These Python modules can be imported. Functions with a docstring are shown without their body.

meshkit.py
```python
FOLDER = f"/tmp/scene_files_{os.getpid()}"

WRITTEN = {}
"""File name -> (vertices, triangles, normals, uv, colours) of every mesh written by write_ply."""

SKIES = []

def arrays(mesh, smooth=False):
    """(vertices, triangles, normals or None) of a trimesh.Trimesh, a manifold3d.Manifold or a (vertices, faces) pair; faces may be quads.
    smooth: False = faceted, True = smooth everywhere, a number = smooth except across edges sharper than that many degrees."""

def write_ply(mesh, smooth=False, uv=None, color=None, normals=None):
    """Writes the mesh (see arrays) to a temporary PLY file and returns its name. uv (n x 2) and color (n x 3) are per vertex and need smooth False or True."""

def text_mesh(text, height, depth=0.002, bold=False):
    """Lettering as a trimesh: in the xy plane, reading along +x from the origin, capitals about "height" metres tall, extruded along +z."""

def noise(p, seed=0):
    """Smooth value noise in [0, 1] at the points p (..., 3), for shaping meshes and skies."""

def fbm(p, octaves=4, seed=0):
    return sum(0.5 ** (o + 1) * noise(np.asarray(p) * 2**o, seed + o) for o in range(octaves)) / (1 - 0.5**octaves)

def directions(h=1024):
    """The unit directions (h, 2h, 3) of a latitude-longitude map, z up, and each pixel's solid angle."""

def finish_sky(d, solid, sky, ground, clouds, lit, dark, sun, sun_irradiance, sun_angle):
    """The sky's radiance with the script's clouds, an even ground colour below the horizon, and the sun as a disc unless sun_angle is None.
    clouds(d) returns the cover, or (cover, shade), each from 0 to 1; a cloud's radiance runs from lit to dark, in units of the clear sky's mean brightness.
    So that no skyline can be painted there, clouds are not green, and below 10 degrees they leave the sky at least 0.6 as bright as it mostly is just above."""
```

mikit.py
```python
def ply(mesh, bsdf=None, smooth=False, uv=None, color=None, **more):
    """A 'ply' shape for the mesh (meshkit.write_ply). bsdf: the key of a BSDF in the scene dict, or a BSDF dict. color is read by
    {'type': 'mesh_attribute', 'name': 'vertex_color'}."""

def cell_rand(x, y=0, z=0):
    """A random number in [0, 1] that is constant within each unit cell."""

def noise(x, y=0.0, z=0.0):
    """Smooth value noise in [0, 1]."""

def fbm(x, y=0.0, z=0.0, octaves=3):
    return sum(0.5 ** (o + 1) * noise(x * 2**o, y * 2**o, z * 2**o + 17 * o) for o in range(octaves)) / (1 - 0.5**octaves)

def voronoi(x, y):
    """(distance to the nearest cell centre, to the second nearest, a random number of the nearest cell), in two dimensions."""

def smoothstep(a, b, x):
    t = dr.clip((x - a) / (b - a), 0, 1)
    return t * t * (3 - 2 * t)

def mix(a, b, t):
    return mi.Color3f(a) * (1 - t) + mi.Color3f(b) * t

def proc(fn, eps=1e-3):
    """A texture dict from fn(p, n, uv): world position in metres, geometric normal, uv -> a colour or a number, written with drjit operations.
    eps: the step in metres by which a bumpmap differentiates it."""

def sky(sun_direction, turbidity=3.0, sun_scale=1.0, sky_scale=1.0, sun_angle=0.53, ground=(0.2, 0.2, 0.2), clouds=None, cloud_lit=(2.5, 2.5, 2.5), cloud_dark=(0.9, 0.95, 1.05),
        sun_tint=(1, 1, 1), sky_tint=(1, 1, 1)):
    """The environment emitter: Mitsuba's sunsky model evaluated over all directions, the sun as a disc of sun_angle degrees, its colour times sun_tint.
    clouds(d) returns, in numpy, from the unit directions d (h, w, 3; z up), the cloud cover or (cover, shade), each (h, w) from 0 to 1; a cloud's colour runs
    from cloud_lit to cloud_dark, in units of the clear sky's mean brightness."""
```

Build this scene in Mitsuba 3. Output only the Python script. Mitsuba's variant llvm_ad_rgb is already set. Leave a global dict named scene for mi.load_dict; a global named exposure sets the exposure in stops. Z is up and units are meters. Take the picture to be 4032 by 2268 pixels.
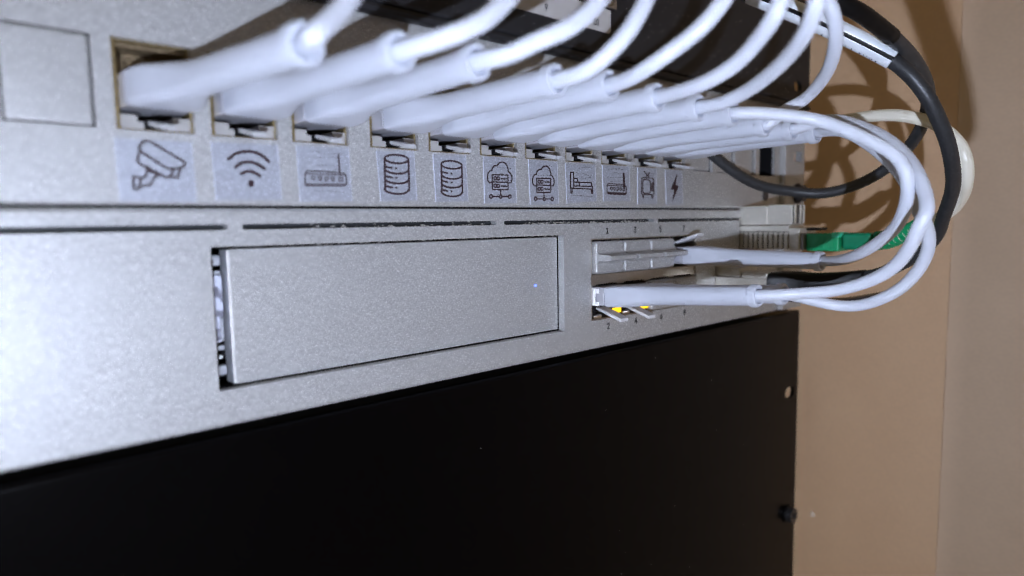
import math, random
import numpy as np, trimesh, manifold3d as m3, mitsuba as mi, drjit as dr, mikit, meshkit
from shapely.geometry import LineString, Polygon, box as sbox
from shapely.ops import unary_union
T = mi.ScalarTransform4f
MM = 0.001
random.seed(7); rng = np.random.default_rng(7)
scene, labels = {}, {}

# ------------------------------------------------------------------ camera, lamps, exposure
# millimetres, x along the rack to the right, y into the rack, z up; z = 0 is the bottom of the gateway
CAM = np.array([-159.233, -133.625, 39.771])
RIGHT = np.array([0.745909, -0.665823, -0.017327]); UP = np.array([0.077682, 0.061129, 0.995102]); FWD = np.array([0.661502, 0.743602, -0.097319])
m = np.eye(4); m[:3, 0] = -RIGHT; m[:3, 1] = UP; m[:3, 2] = FWD; m[:3, 3] = CAM * MM
scene['camera'] = {'type': 'thinlens', 'fov': 76.18, 'fov_axis': 'x', 'near_clip': 0.005, 'far_clip': 20.0,
                   'aperture_radius': 0.0011, 'focus_distance': 0.185, 'to_world': T(m)}
FLASH = np.array([-190., -186., 4.])
FLASH_POWER = 0.185
FLASH_R = 0.0013
FLASH_L = FLASH_POWER / (math.pi * FLASH_R ** 2)
scene['camera_flash'] = {'type': 'disk', 'to_world': T().look_at(origin=(FLASH * MM).tolist(), target=[0.03, -0.02, 0.03], up=[0, 0, 1]).scale(FLASH_R),
                         'emitter': {'type': 'area', 'radiance': {'type': 'rgb', 'value': [0.83 * FLASH_L, 0.94 * FLASH_L, 1.20 * FLASH_L]}}}
labels['camera_flash'] = {'label': 'small round white flash lamp of the camera, behind the viewer', 'category': 'lamp'}
AMB = 0.15
scene['room_light'] = {'type': 'constant', 'radiance': {'type': 'rgb', 'value': [1.0 * AMB, 0.78 * AMB, 0.49 * AMB]}}
exposure = 0.0

# ------------------------------------------------------------------ materials
def rgb(c): return {'type': 'rgb', 'value': list(c)}
def princ(color, rough=0.5, metallic=0.0, spec=0.5, **k):
    return {'type': 'principled', 'base_color': color if isinstance(color, dict) else rgb(color), 'roughness': rough, 'metallic': metallic, 'specular': spec, **k}
def two(b): return {'type': 'twosided', 'bsdf': b}
def speckle(base, amp, cell, big=0.0, bigcell=0.02):
    def fn(p, n, uv):
        k = 1.0 + amp * (2 * mikit.noise(p.x / cell, p.y / cell, p.z / cell) - 1)
        c = mikit.cell_rand(p.x / (cell * 0.7), p.y / (cell * 0.7), p.z / (cell * 0.7))
        k = k + amp * 2.2 * dr.select(c > 0.93, 1.0, 0.0)
        if big: k = k * (1 + big * (2 * mikit.fbm(p.x / bigcell, p.y / bigcell, p.z / bigcell) - 1))
        return mi.Color3f(base[0], base[1], base[2]) * k
    return mikit.proc(fn)
def bump(bsdf, fn, scale, eps):
    return {'type': 'bumpmap', 'arbitrary': mikit.proc(fn, eps), 'scale': scale, 'bsdf': bsdf}
def mat(name, b): scene[name] = two(b); return name

mat('mat_silver', princ(speckle((0.455, 0.453, 0.45), 0.22, 0.0003, 0.04), 0.52, 0.45))
mat('mat_silver_dark', princ((0.30, 0.30, 0.31), 0.5, 0.6))
mat('mat_silver_edge', princ((0.62, 0.63, 0.66), 0.35, 0.6))
mat('mat_zinc', princ(speckle((0.62, 0.59, 0.52), 0.07, 0.0005, 0.05), 0.38, 0.55))
mat('mat_chrome', princ((0.75, 0.72, 0.66), 0.16, 1.0))
mat('mat_bright_metal', princ((0.95, 0.95, 0.95), 0.5, 0.2))
mat('mat_nickel', princ(speckle((0.46, 0.41, 0.35), 0.08, 0.0004), 0.32, 0.9))
mat('mat_brass', princ(speckle((0.30, 0.23, 0.115), 0.25, 0.0004), 0.38, 0.8))
mat('mat_bronze', princ(speckle((0.20, 0.15, 0.09), 0.25, 0.0008, 0.2, 0.003), 0.4, 0.5))
mat('mat_cavity', princ((0.006, 0.006, 0.007), 0.7, 0.0, 0.2))
mat('mat_white', princ(speckle((0.53, 0.555, 0.625), 0.004, 0.0008, 0.015, 0.03), 0.38, 0.0, 0.45))
mat('mat_white_cable', princ(speckle((0.60, 0.625, 0.70), 0.004, 0.0007, 0.02, 0.03), 0.36, 0.0, 0.45))
mat('mat_cream', princ(speckle((0.84, 0.80, 0.68), 0.01, 0.0008, 0.03, 0.03), 0.25, 0.0, 0.5))
mat('mat_black_cable', princ(speckle((0.026, 0.028, 0.032), 0.10, 0.0006, 0.1, 0.01), 0.42, 0.0, 0.6))
mat('mat_black_boot', princ(speckle((0.004, 0.004, 0.0045), 0.12, 0.0006), 0.42, 0.0, 0.22))
def dusty(p, n, uv):
    a = mikit.fbm(p.x / 0.012, p.y / 0.012, p.z / 0.006, 3)
    s = mikit.noise(p.x / 0.0009, p.y / 0.0009, p.z / 0.0005)
    k = mikit.smoothstep(0.55, 0.75, a) * mikit.smoothstep(0.72, 0.92, s)
    return mikit.mix(mi.Color3f(0.020, 0.020, 0.022), mi.Color3f(0.13, 0.115, 0.09), k)
mat('mat_black_powder', bump(princ(mikit.proc(dusty), 0.45, 0.0, 0.28), lambda p, n, uv: mikit.noise(p.x / 0.0006, p.y / 0.0006, p.z / 0.0006), 0.00006, 0.0002))
mat('mat_black_panel', princ(speckle((0.0012, 0.0011, 0.0014), 0.10, 0.0006, 0.12, 0.03), 0.24, 0.0, 0.10))
mat('mat_black_edge', princ((0.022, 0.022, 0.024), 0.35, 0.0, 0.5))
mat('mat_bay_dark', princ((0.05, 0.045, 0.04), 0.45, 0.3))
mat('mat_bay_grey', princ((0.36, 0.37, 0.40), 0.4))
mat('mat_vent', princ((0.028, 0.031, 0.034), 0.5, 0.3))
mat('mat_jack', princ((0.37, 0.355, 0.34), 0.4))
mat('mat_plug', princ((0.38, 0.38, 0.42), 0.18, 0.0, 0.6))
mat('mat_film', princ(speckle((0.425, 0.442, 0.495), 0.2, 0.00035, 0.04), 0.52, 0.46))
mat('mat_film_glint', princ((0.66, 0.70, 0.80), 0.3))
mat('mat_ink', princ((0.030, 0.014, 0.018), 0.5, 0.0, 0.3))
mat('mat_ink_faded', princ((0.055, 0.04, 0.048), 0.5, 0.0, 0.3))
mat('mat_number', princ((0.012, 0.012, 0.013), 0.6, 0.0, 0.2))
mat('mat_label', princ((0.78, 0.83, 0.90), 0.25, 0.0, 0.6))
mat('mat_label_strip', princ((0.52, 0.50, 0.49), 0.45, 0.0, 0.4))
mat('mat_green', princ(speckle((0.006, 0.34, 0.13), 0.06, 0.0006), 0.35, 0.0, 0.5))
mat('mat_green_dark', princ((0.005, 0.22, 0.105), 0.35, 0.0, 0.5))
mat('mat_mint', princ((0.06, 0.75, 0.45), 0.35, 0.0, 0.5))
mat('mat_chip', princ((0.93, 0.86, 0.78), 0.6))
mat('mat_dust', princ((0.42, 0.40, 0.37), 0.9, 0.0, 0.1))
mat('mat_strap', princ((0.020, 0.017, 0.016), 0.25, 0.0, 0.6))
mat('mat_wall', princ(mikit.proc(lambda p, n, uv: mikit.mix(mi.Color3f(0.73, 0.485, 0.305), mi.Color3f(0.79, 0.545, 0.35), mikit.fbm(p.x / 0.03, p.y / 0.02, p.z / 0.03, 4)) * (0.97 + 0.06 * mikit.noise(p.x / 0.001, p.y / 0.001, p.z / 0.001))), 0.6, 0.0, 0.2))
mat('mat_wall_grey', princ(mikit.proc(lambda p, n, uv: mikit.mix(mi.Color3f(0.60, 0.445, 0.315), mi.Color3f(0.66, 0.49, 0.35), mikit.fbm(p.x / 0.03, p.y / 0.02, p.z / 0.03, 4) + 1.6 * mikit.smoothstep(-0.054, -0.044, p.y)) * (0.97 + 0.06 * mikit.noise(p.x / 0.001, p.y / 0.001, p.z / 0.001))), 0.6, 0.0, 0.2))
def label_fn(p, n, uv):
    a = mikit.fbm(p.x / 0.0012, p.y / 0.0012, p.z / 0.0016, 3)
    return mikit.mix(mi.Color3f(0.55, 0.57, 0.68), mi.Color3f(0.16, 0.16, 0.20), mikit.smoothstep(0.5, 0.6, a))
mat('mat_drive_label', princ(mikit.proc(label_fn), 0.5))
scene['mat_clear_grey'] = princ((0.42, 0.42, 0.43), 0.2, 0.0, 0.6)
scene['mat_clear'] = princ((0.78, 0.78, 0.80), 0.16, 0.0, 0.6, spec_trans=0.2)

# ------------------------------------------------------------------ helpers (all in millimetres)
def arr(mesh):
    if hasattr(mesh, 'to_mesh'):
        w = mesh.to_mesh(); return np.array(w.vert_properties[:, :3], float), np.array(w.tri_verts)
    if isinstance(mesh, tuple): return np.asarray(mesh[0], float), np.asarray(mesh[1])
    return np.array(mesh.vertices, float), np.array(mesh.faces)
def numbered(key):
    if key not in scene and key not in labels and not any(k.startswith(key + '__') for k in scene): return key
    n = 1
    while True:
        k = f'{key}_{n:03d}'
        if k not in scene and k not in labels and not any(q.startswith(k + '__') for q in scene): return k
        n += 1
def obj(name, mesh, bsdf, parent=None, smooth=30, label=None, kind=None, **more):
    v, f = arr(mesh)
    key = numbered((parent + '__' if parent else '') + name)
    scene[key] = mikit.ply(trimesh.Trimesh(v * MM, f, process=False), bsdf, smooth=smooth, **more)
    if label: labels.setdefault(key, {})['label'] = label
    if kind: labels.setdefault(key, {})['kind'] = kind
    return key
def thing(name, label, cat, group=None, kind=None):
    key = numbered(name); labels[key] = {'label': label, 'category': cat}
    if group: labels[key]['group'] = group
    if kind: labels[key]['kind'] = kind
    return key
def bx(x0, x1, y0, y1, z0, z1): return m3.Manifold.cube([x1 - x0, y1 - y0, z1 - z0]).translate([x0, y0, z0])
def rbx(x0, x1, y0, y1, z0, z1, r=0.4, n=8):
    s = m3.Manifold.sphere(r, n)
    return m3.Manifold.batch_hull([s.translate([x, y, z]) for x in (x0 + r, x1 - r) for y in (y0 + r, y1 - r) for z in (z0 + r, z1 - r)])
def cyl_y(x, z, y0, y1, r, n=24, r1=None): # along +y from y0 to y1
    return m3.Manifold.cylinder(y1 - y0, r, r if r1 is None else r1, n).rotate([-90, 0, 0]).translate([x, y0, z])
def join(*ms):
    V, F, o = [], [], 0
    for w in ms:
        v, f = arr(w); V.append(v); F.append(f + o); o += len(v)
    return np.vstack(V), np.vstack(F)
def profile_x(pts, x0, x1): # closed (y, z) profile extruded along x
    c = m3.CrossSection([np.array(pts, float)], m3.FillRule.NonZero)
    w = c.extrude(x1 - x0)                      # (y, z, x)
    return w.transform(np.array([[0, 0, 1, x0], [1, 0, 0, 0], [0, 1, 0, 0.]]))
def poly_y(poly, y0, y1): # shapely polygon in (x, z), from y0 to y1
    out = []
    for g in getattr(poly, 'geoms', [poly]):
        if g.is_empty or g.area < 1e-6: continue
        w = trimesh.creation.extrude_polygon(g, y1 - y0, engine='earcut')
        v = w.vertices[:, [0, 2, 1]].copy(); v[:, 1] += y0
        out.append((v, w.faces[:, ::-1]))
    return join(*out)
def rounded_plate(x0, x1, y0, y1, z0, z1, r=0.9, n=6):
    p = []
    for cz, a0 in ((z0 + r, 180), (z1 - r, 90)):
        for k in range(n + 1):
            a = math.radians((270 - 90 * k / n) if cz < (z0 + z1) / 2 else (180 - 90 * k / n))
            p.append((y0 + r + r * math.cos(a), cz + r * math.sin(a)))
    # order: bottom corner (from straight down to facing -y), top corner (from -y to up), then the back
    p = p + [(y1, z1), (y1, z0)]
    return profile_x(p[::-1], x0, x1)
def spline(pts, n=14):
    p = np.array(pts, float); p = np.vstack([2 * p[0] - p[1], p, 2 * p[-1] - p[-2]])
    out = []
    for i in range(1, len(p) - 2):
        a, b, c, d = p[i - 1:i + 3]
        ta, tb, tc = (max(np.linalg.norm(q), 1e-6) ** 0.5 for q in (b - a, c - b, d - c))
        m1 = (b - a) / ta - (c - a) / (ta + tb) + (c - b) / tb
        m2 = (c - b) / tb - (d - b) / (tb + tc) + (d - c) / tc
        m1, m2 = m1 * tb, m2 * tb
        for t in np.linspace(0, 1, n, endpoint=False):
            out.append((2*t**3-3*t*t+1)*b + (t**3-2*t*t+t)*m1 + (-2*t**3+3*t*t)*c + (t**3-t*t)*m2)
    out.append(p[-2]); out = np.array(out)
    from scipy.ndimage import gaussian_filter1d
    sm = gaussian_filter1d(out, 4.0, axis=0, mode='nearest'); w = np.ones(len(out))[:, None]
    e = min(12, len(out) // 2); ramp = np.linspace(0, 1, e); w[:e, 0] = ramp; w[-e:, 0] = ramp[::-1]
    return out * (1 - w) + sm * w
def tube(path, r, n=20, cap=True):
    p = np.array(path, float); r = np.broadcast_to(np.asarray(r, float), (len(p),))
    t = np.gradient(p, axis=0); t /= np.linalg.norm(t, axis=1, keepdims=True)
    u = np.cross(t[0], [0.3, 0.2, 0.9]); u /= np.linalg.norm(u)
    V = []
    for k in range(len(p)):
        u = u - t[k] * (u @ t[k]); u /= np.linalg.norm(u); w = np.cross(t[k], u)
        a = np.arange(n) * 2 * np.pi / n
        V.append(p[k] + r[k] * (np.cos(a)[:, None] * u + np.sin(a)[:, None] * w))
    V = np.vstack(V); F = []
    i = np.arange(n); j = (i + 1) % n
    for k in range(len(p) - 1):
        a, b = k * n, (k + 1) * n
        F.append(np.stack([a + i, a + j, b + j], 1)); F.append(np.stack([a + i, b + j, b + i], 1))
    if cap:
        V = np.vstack([V, p[:1], p[-1:]]); c0, c1 = len(V) - 2, len(V) - 1; b = (len(p) - 1) * n
        F.append(np.stack([i * 0 + c0, j, i], 1)); F.append(np.stack([i * 0 + c1, b + i, b + j], 1))
    return V, np.vstack(F)
def loft(sections): # list of (n, 3) rings, closed at both ends
    n = len(sections[0]); V = np.vstack(sections); F = []; i = np.arange(n); j = (i + 1) % n
    for k in range(len(sections) - 1):
        a, b = k * n, (k + 1) * n
        F.append(np.stack([a + i, b + j, a + j], 1)); F.append(np.stack([a + i, b + i, b + j], 1))
    V = np.vstack([V, sections[0].mean(0), sections[-1].mean(0)]); c0, c1 = len(V) - 2, len(V) - 1; b = (len(sections) - 1) * n
    F.append(np.stack([i * 0 + c0, i, j], 1)); F.append(np.stack([i * 0 + c1, b + j, b + i], 1))
    F = np.vstack(F); t = V[F]
    if (np.cross(t[:, 0], t[:, 1]) * t[:, 2]).sum() < 0: F = F[:, ::-1]
    return V, F
def superring(w, h, e, n=40): # (x, z) ring of a superellipse w x h; e = 2 round, larger = squarer
    a = np.arange(n) * 2 * np.pi / n; c, s = np.cos(a), np.sin(a)
    return np.stack([w / 2 * np.sign(c) * np.abs(c) ** (2 / e), h / 2 * np.sign(s) * np.abs(s) ** (2 / e)], 1)
def blob(c, r, squash=(1, 1, 1), sub=1, seed=0):
    s = trimesh.creation.icosphere(sub, 1.0); v = s.vertices * (0.7 + 0.6 * np.random.default_rng(seed).random((len(s.vertices), 1)))
    return v * r * np.array(squash) + np.array(c), s.faces

# drawn marks and cable runs, millimetres
ICON_LINES = {
 'security camera': (0.5,[[(-129.67,54.38),(-129.2,55.46),(-128.54,55.95),(-127.59,55.75),(-121.98,52.22),(-122.36,51.65),(-122.98,51.26),(-124.76,51.06),(-125.42,51.24),(-129.31,53.88),(-129.67,53.6),(-129.97,52.88),(-129.97,52.1),(-129.61,51.68),(-125.45,49.44),(-124.86,49.5),(-124.18,50.94)],[(-129.31,53.88),(-129.67,54.38)],[(-124.18,50.94),(-124.68,49.74),(-123.94,49.4),(-123.51,49.6),(-122.98,51.17)],[(-128.44,51.29),(-128.77,49.77),(-129.62,49.04)],[(-126.73,50.03),(-127.01,49.57),(-127.51,49.37),(-127.88,48.65),(-128.41,47.92),(-129.78,47.71)],[(-130.85,49.44),(-129.92,49.29),(-129.78,48.94),(-130.12,47.35),(-130.69,47.16),(-130.91,47.33),(-130.89,49.43)],[(-128.24,50.5),(-126.82,49.93)]]),
 'wireless': (0.75,[[(-114.11,53.36),(-112.82,54.48),(-111.46,54.94),(-109.91,55.13),(-108.35,54.83),(-107.19,54.21),(-106.14,53.27)],[(-112.88,51.89),(-111.78,52.71),(-110.61,53.05),(-109.44,53.01),(-108.29,52.48),(-107.22,51.84)],[(-111.81,50.58),(-110.91,51.1),(-109.93,51.18),(-108.97,50.88),(-108.21,50.32)]]),
 'router with one antenna': (0.32,[[(-98.57,51.18),(-97.99,51.82),(-89.66,51.62),(-89.09,51.1),(-89.06,49.16),(-89.68,48.82),(-98.26,48.6),(-98.67,49.11),(-98.61,51.13)],[(-98.57,51.18),(-89.02,51.21)],[(-98.35,48.95),(-89.3,49.19)],[(-90.78,55.52),(-90.66,55.53),(-90.5,51.48),(-90.63,51.26),(-90.78,55.48)],[(-90.6,55.32),(-90.56,51.69)],[(-97.06,50.61),(-96.39,50.59),(-96.41,50.11),(-96.76,49.79),(-97.08,50.09),(-97.06,50.61)],[(-95.6,50.62),(-94.93,50.6),(-94.95,50.11),(-95.31,49.79),(-95.63,50.09),(-95.6,50.62)],[(-94.06,50.61),(-93.38,50.59),(-93.4,50.1),(-93.76,49.77),(-94.09,50.08),(-94.06,50.61)],[(-92.64,50.59),(-91.95,50.57),(-91.97,50.08),(-92.33,49.77),(-92.67,50.06),(-92.64,50.59)],[(-90.89,50.61),(-89.95,50.6),(-89.98,49.99),(-90.46,49.77),(-90.92,49.97),(-90.89,50.61)]]),
 'drum stack': (0.55,[[(-79.18,55.38),(-79.11,55.17),(-78.89,54.97),(-78.52,54.78),(-78.02,54.63),(-77.42,54.52),(-76.74,54.44),(-76.02,54.41),(-75.3,54.43),(-74.6,54.5),(-73.97,54.62),(-73.44,54.77),(-73.04,54.95),(-72.79,55.16),(-72.69,55.38),(-72.69,55.38),(-72.77,55.6),(-73.01,55.8),(-73.4,55.99),(-73.91,56.14),(-74.53,56.25),(-75.22,56.32),(-75.94,56.34),(-76.66,56.32),(-77.35,56.24),(-77.96,56.13),(-78.47,55.97),(-78.85,55.79),(-79.09,55.59),(-79.18,55.38)],[(-79.27,53.14),(-79.21,52.89),(-78.98,52.66),(-78.61,52.45),(-78.12,52.26),(-77.51,52.12),(-76.84,52.03),(-76.12,51.99),(-75.39,52.01),(-74.7,52.08),(-74.07,52.21),(-73.54,52.38),(-73.13,52.59),(-72.88,52.82),(-72.78,53.07)],[(-79.37,50.89),(-79.3,50.65),(-79.07,50.41),(-78.7,50.19),(-78.21,50.01),(-77.61,49.86),(-76.93,49.76),(-76.21,49.71),(-75.48,49.72),(-74.79,49.79),(-74.16,49.91),(-73.63,50.08),(-73.22,50.28),(-72.96,50.51),(-72.87,50.76)],[(-79.47,48.5),(-79.4,48.26),(-79.17,48.01),(-78.8,47.79),(-78.31,47.6),(-77.7,47.45),(-77.03,47.34),(-76.31,47.29),(-75.58,47.29),(-74.88,47.35),(-74.25,47.46),(-73.72,47.62),(-73.32,47.82),(-73.06,48.05),(-72.97,48.3)],[(-79.18,55.38),(-79.27,48.51)],[(-72.69,55.38),(-72.76,48.31)],[(-78.76,53.47),(-77.29,53.25)],[(-76.2,53.24),(-76.0,53.25)],[(-78.85,51.28),(-77.38,51.04)],[(-76.29,51.02),(-76.09,51.03)],[(-78.94,49.02),(-77.48,48.78)],[(-76.38,48.74),(-76.18,48.75)]]),
 'smaller drum stack': (0.5,[[(-63.22,54.82),(-63.15,54.6),(-62.93,54.4),(-62.56,54.21),(-62.07,54.05),(-61.48,53.93),(-60.81,53.85),(-60.1,53.81),(-59.39,53.83),(-58.71,53.89),(-58.09,54.0),(-57.57,54.15),(-57.17,54.33),(-56.93,54.53),(-56.84,54.75),(-56.84,54.75),(-56.91,54.97),(-57.15,55.18),(-57.53,55.37),(-58.04,55.53),(-58.65,55.65),(-59.33,55.73),(-60.04,55.76),(-60.75,55.74),(-61.42,55.67),(-62.02,55.56),(-62.52,55.41),(-62.9,55.23),(-63.14,55.03),(-63.22,54.82)],[(-63.3,52.48),(-63.23,52.23),(-63.01,51.99),(-62.65,51.77),(-62.15,51.59),(-61.56,51.44),(-60.89,51.34),(-60.19,51.3),(-59.47,51.31),(-58.79,51.37),(-58.17,51.49),(-57.65,51.66),(-57.25,51.86),(-57.0,52.1),(-56.91,52.35)],[(-63.38,50.31),(-63.31,50.07),(-63.08,49.82),(-62.72,49.6),(-62.23,49.41),(-61.63,49.26),(-60.97,49.15),(-60.26,49.1),(-59.54,49.11),(-58.86,49.17),(-58.24,49.28),(-57.72,49.44),(-57.32,49.65),(-57.07,49.88),(-56.98,50.13)],[(-63.45,48.21),(-63.38,47.96),(-63.16,47.71),(-62.79,47.49),(-62.3,47.29),(-61.7,47.13),(-61.04,47.02),(-60.33,46.96),(-59.61,46.96),(-58.93,47.02),(-58.31,47.13),(-57.79,47.28),(-57.39,47.48),(-57.14,47.72),(-57.05,47.97)],[(-63.22,54.82),(-63.23,48.21)],[(-56.84,54.75),(-56.81,47.97)],[(-62.77,52.89),(-61.39,52.64)],[(-60.26,52.62),(-60.03,52.63)],[(-62.84,50.72),(-61.46,50.46)],[(-60.33,50.43),(-60.1,50.44)],[(-62.92,48.52),(-61.54,48.25)],[(-60.4,48.21),(-60.17,48.21)]]),
 'cloud over two servers': (0.42,[[(-46.88,50.81),(-47.72,50.7),(-48.34,51.24),(-48.48,52.11),(-48.18,53.24),(-47.64,53.74),(-46.9,53.89),(-46.67,54.66),(-46.02,55.16),(-45.06,55.29),(-44.4,55.96),(-43.53,56.28),(-42.55,56.21),(-41.69,55.6),(-41.28,54.65),(-41.14,53.83),(-40.42,53.45),(-39.93,52.73),(-39.86,51.75),(-40.26,50.91),(-41.15,50.81)],[(-46.82,52.81),(-41.32,52.93),(-41.3,49.16),(-41.85,48.99),(-46.71,48.96),(-46.87,49.28),(-46.82,52.81)],[(-46.87,50.97),(-41.25,50.97)],[(-45.42,51.93),(-45.46,51.76),(-45.55,51.62),(-45.7,51.52),(-45.86,51.48),(-46.02,51.51),(-46.16,51.6),(-46.25,51.73),(-46.27,51.9),(-46.24,52.07),(-46.14,52.21),(-46.0,52.31),(-45.84,52.35),(-45.68,52.32),(-45.54,52.23),(-45.45,52.09),(-45.42,51.93)],[(-44.37,51.93),(-44.41,51.76),(-44.5,51.62),(-44.65,51.52),(-44.81,51.48),(-44.98,51.51),(-45.11,51.6),(-45.2,51.74),(-45.23,51.9),(-45.19,52.07),(-45.1,52.21),(-44.95,52.31),(-44.79,52.35),(-44.63,52.32),(-44.49,52.23),(-44.4,52.1),(-44.37,51.93)],[(-43.7,51.92),(-41.78,51.88)],[(-45.47,49.96),(-45.51,49.79),(-45.61,49.65),(-45.75,49.55),(-45.91,49.51),(-46.07,49.54),(-46.21,49.63),(-46.3,49.77),(-46.33,49.94),(-46.29,50.1),(-46.19,50.25),(-46.05,50.35),(-45.89,50.38),(-45.73,50.35),(-45.59,50.26),(-45.5,50.13),(-45.47,49.96)],[(-44.38,49.95),(-44.41,49.79),(-44.51,49.64),(-44.65,49.54),(-44.82,49.51),(-44.98,49.54),(-45.12,49.63),(-45.21,49.77),(-45.24,49.93),(-45.2,50.1),(-45.1,50.24),(-44.96,50.34),(-44.8,50.38),(-44.63,50.35),(-44.5,50.26),(-44.41,50.12),(-44.38,49.95)],[(-43.68,49.97),(-41.83,49.95)],[(-43.69,49.91),(-41.83,49.89)],[(-44.04,48.94),(-44.0,47.64)],[(-46.93,47.16),(-46.97,46.97),(-47.08,46.81),(-47.23,46.71),(-47.41,46.67),(-47.59,46.7),(-47.73,46.8),(-47.83,46.96),(-47.86,47.14),(-47.82,47.33),(-47.71,47.49),(-47.56,47.59),(-47.38,47.63),(-47.21,47.6),(-47.06,47.5),(-46.96,47.34),(-46.93,47.16)],[(-43.63,47.16),(-43.66,46.98),(-43.75,46.83),(-43.88,46.73),(-44.03,46.7),(-44.18,46.73),(-44.3,46.83),(-44.38,46.97),(-44.41,47.15),(-44.37,47.32),(-44.28,47.47),(-44.15,47.57),(-44.0,47.61),(-43.86,47.58),(-43.73,47.48),(-43.65,47.33),(-43.63,47.16)],[(-40.3,47.21),(-40.34,47.03),(-40.44,46.88),(-40.59,46.78),(-40.76,46.74),(-40.93,46.77),(-41.07,46.87),(-41.16,47.02),(-41.19,47.19),(-41.15,47.37),(-41.05,47.52),(-40.91,47.62),(-40.74,47.66),(-40.57,47.63),(-40.42,47.53),(-40.33,47.38),(-40.3,47.21)],[(-46.93,47.16),(-44.41,47.16)],[(-43.62,47.17),(-41.19,47.19)]]),
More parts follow.
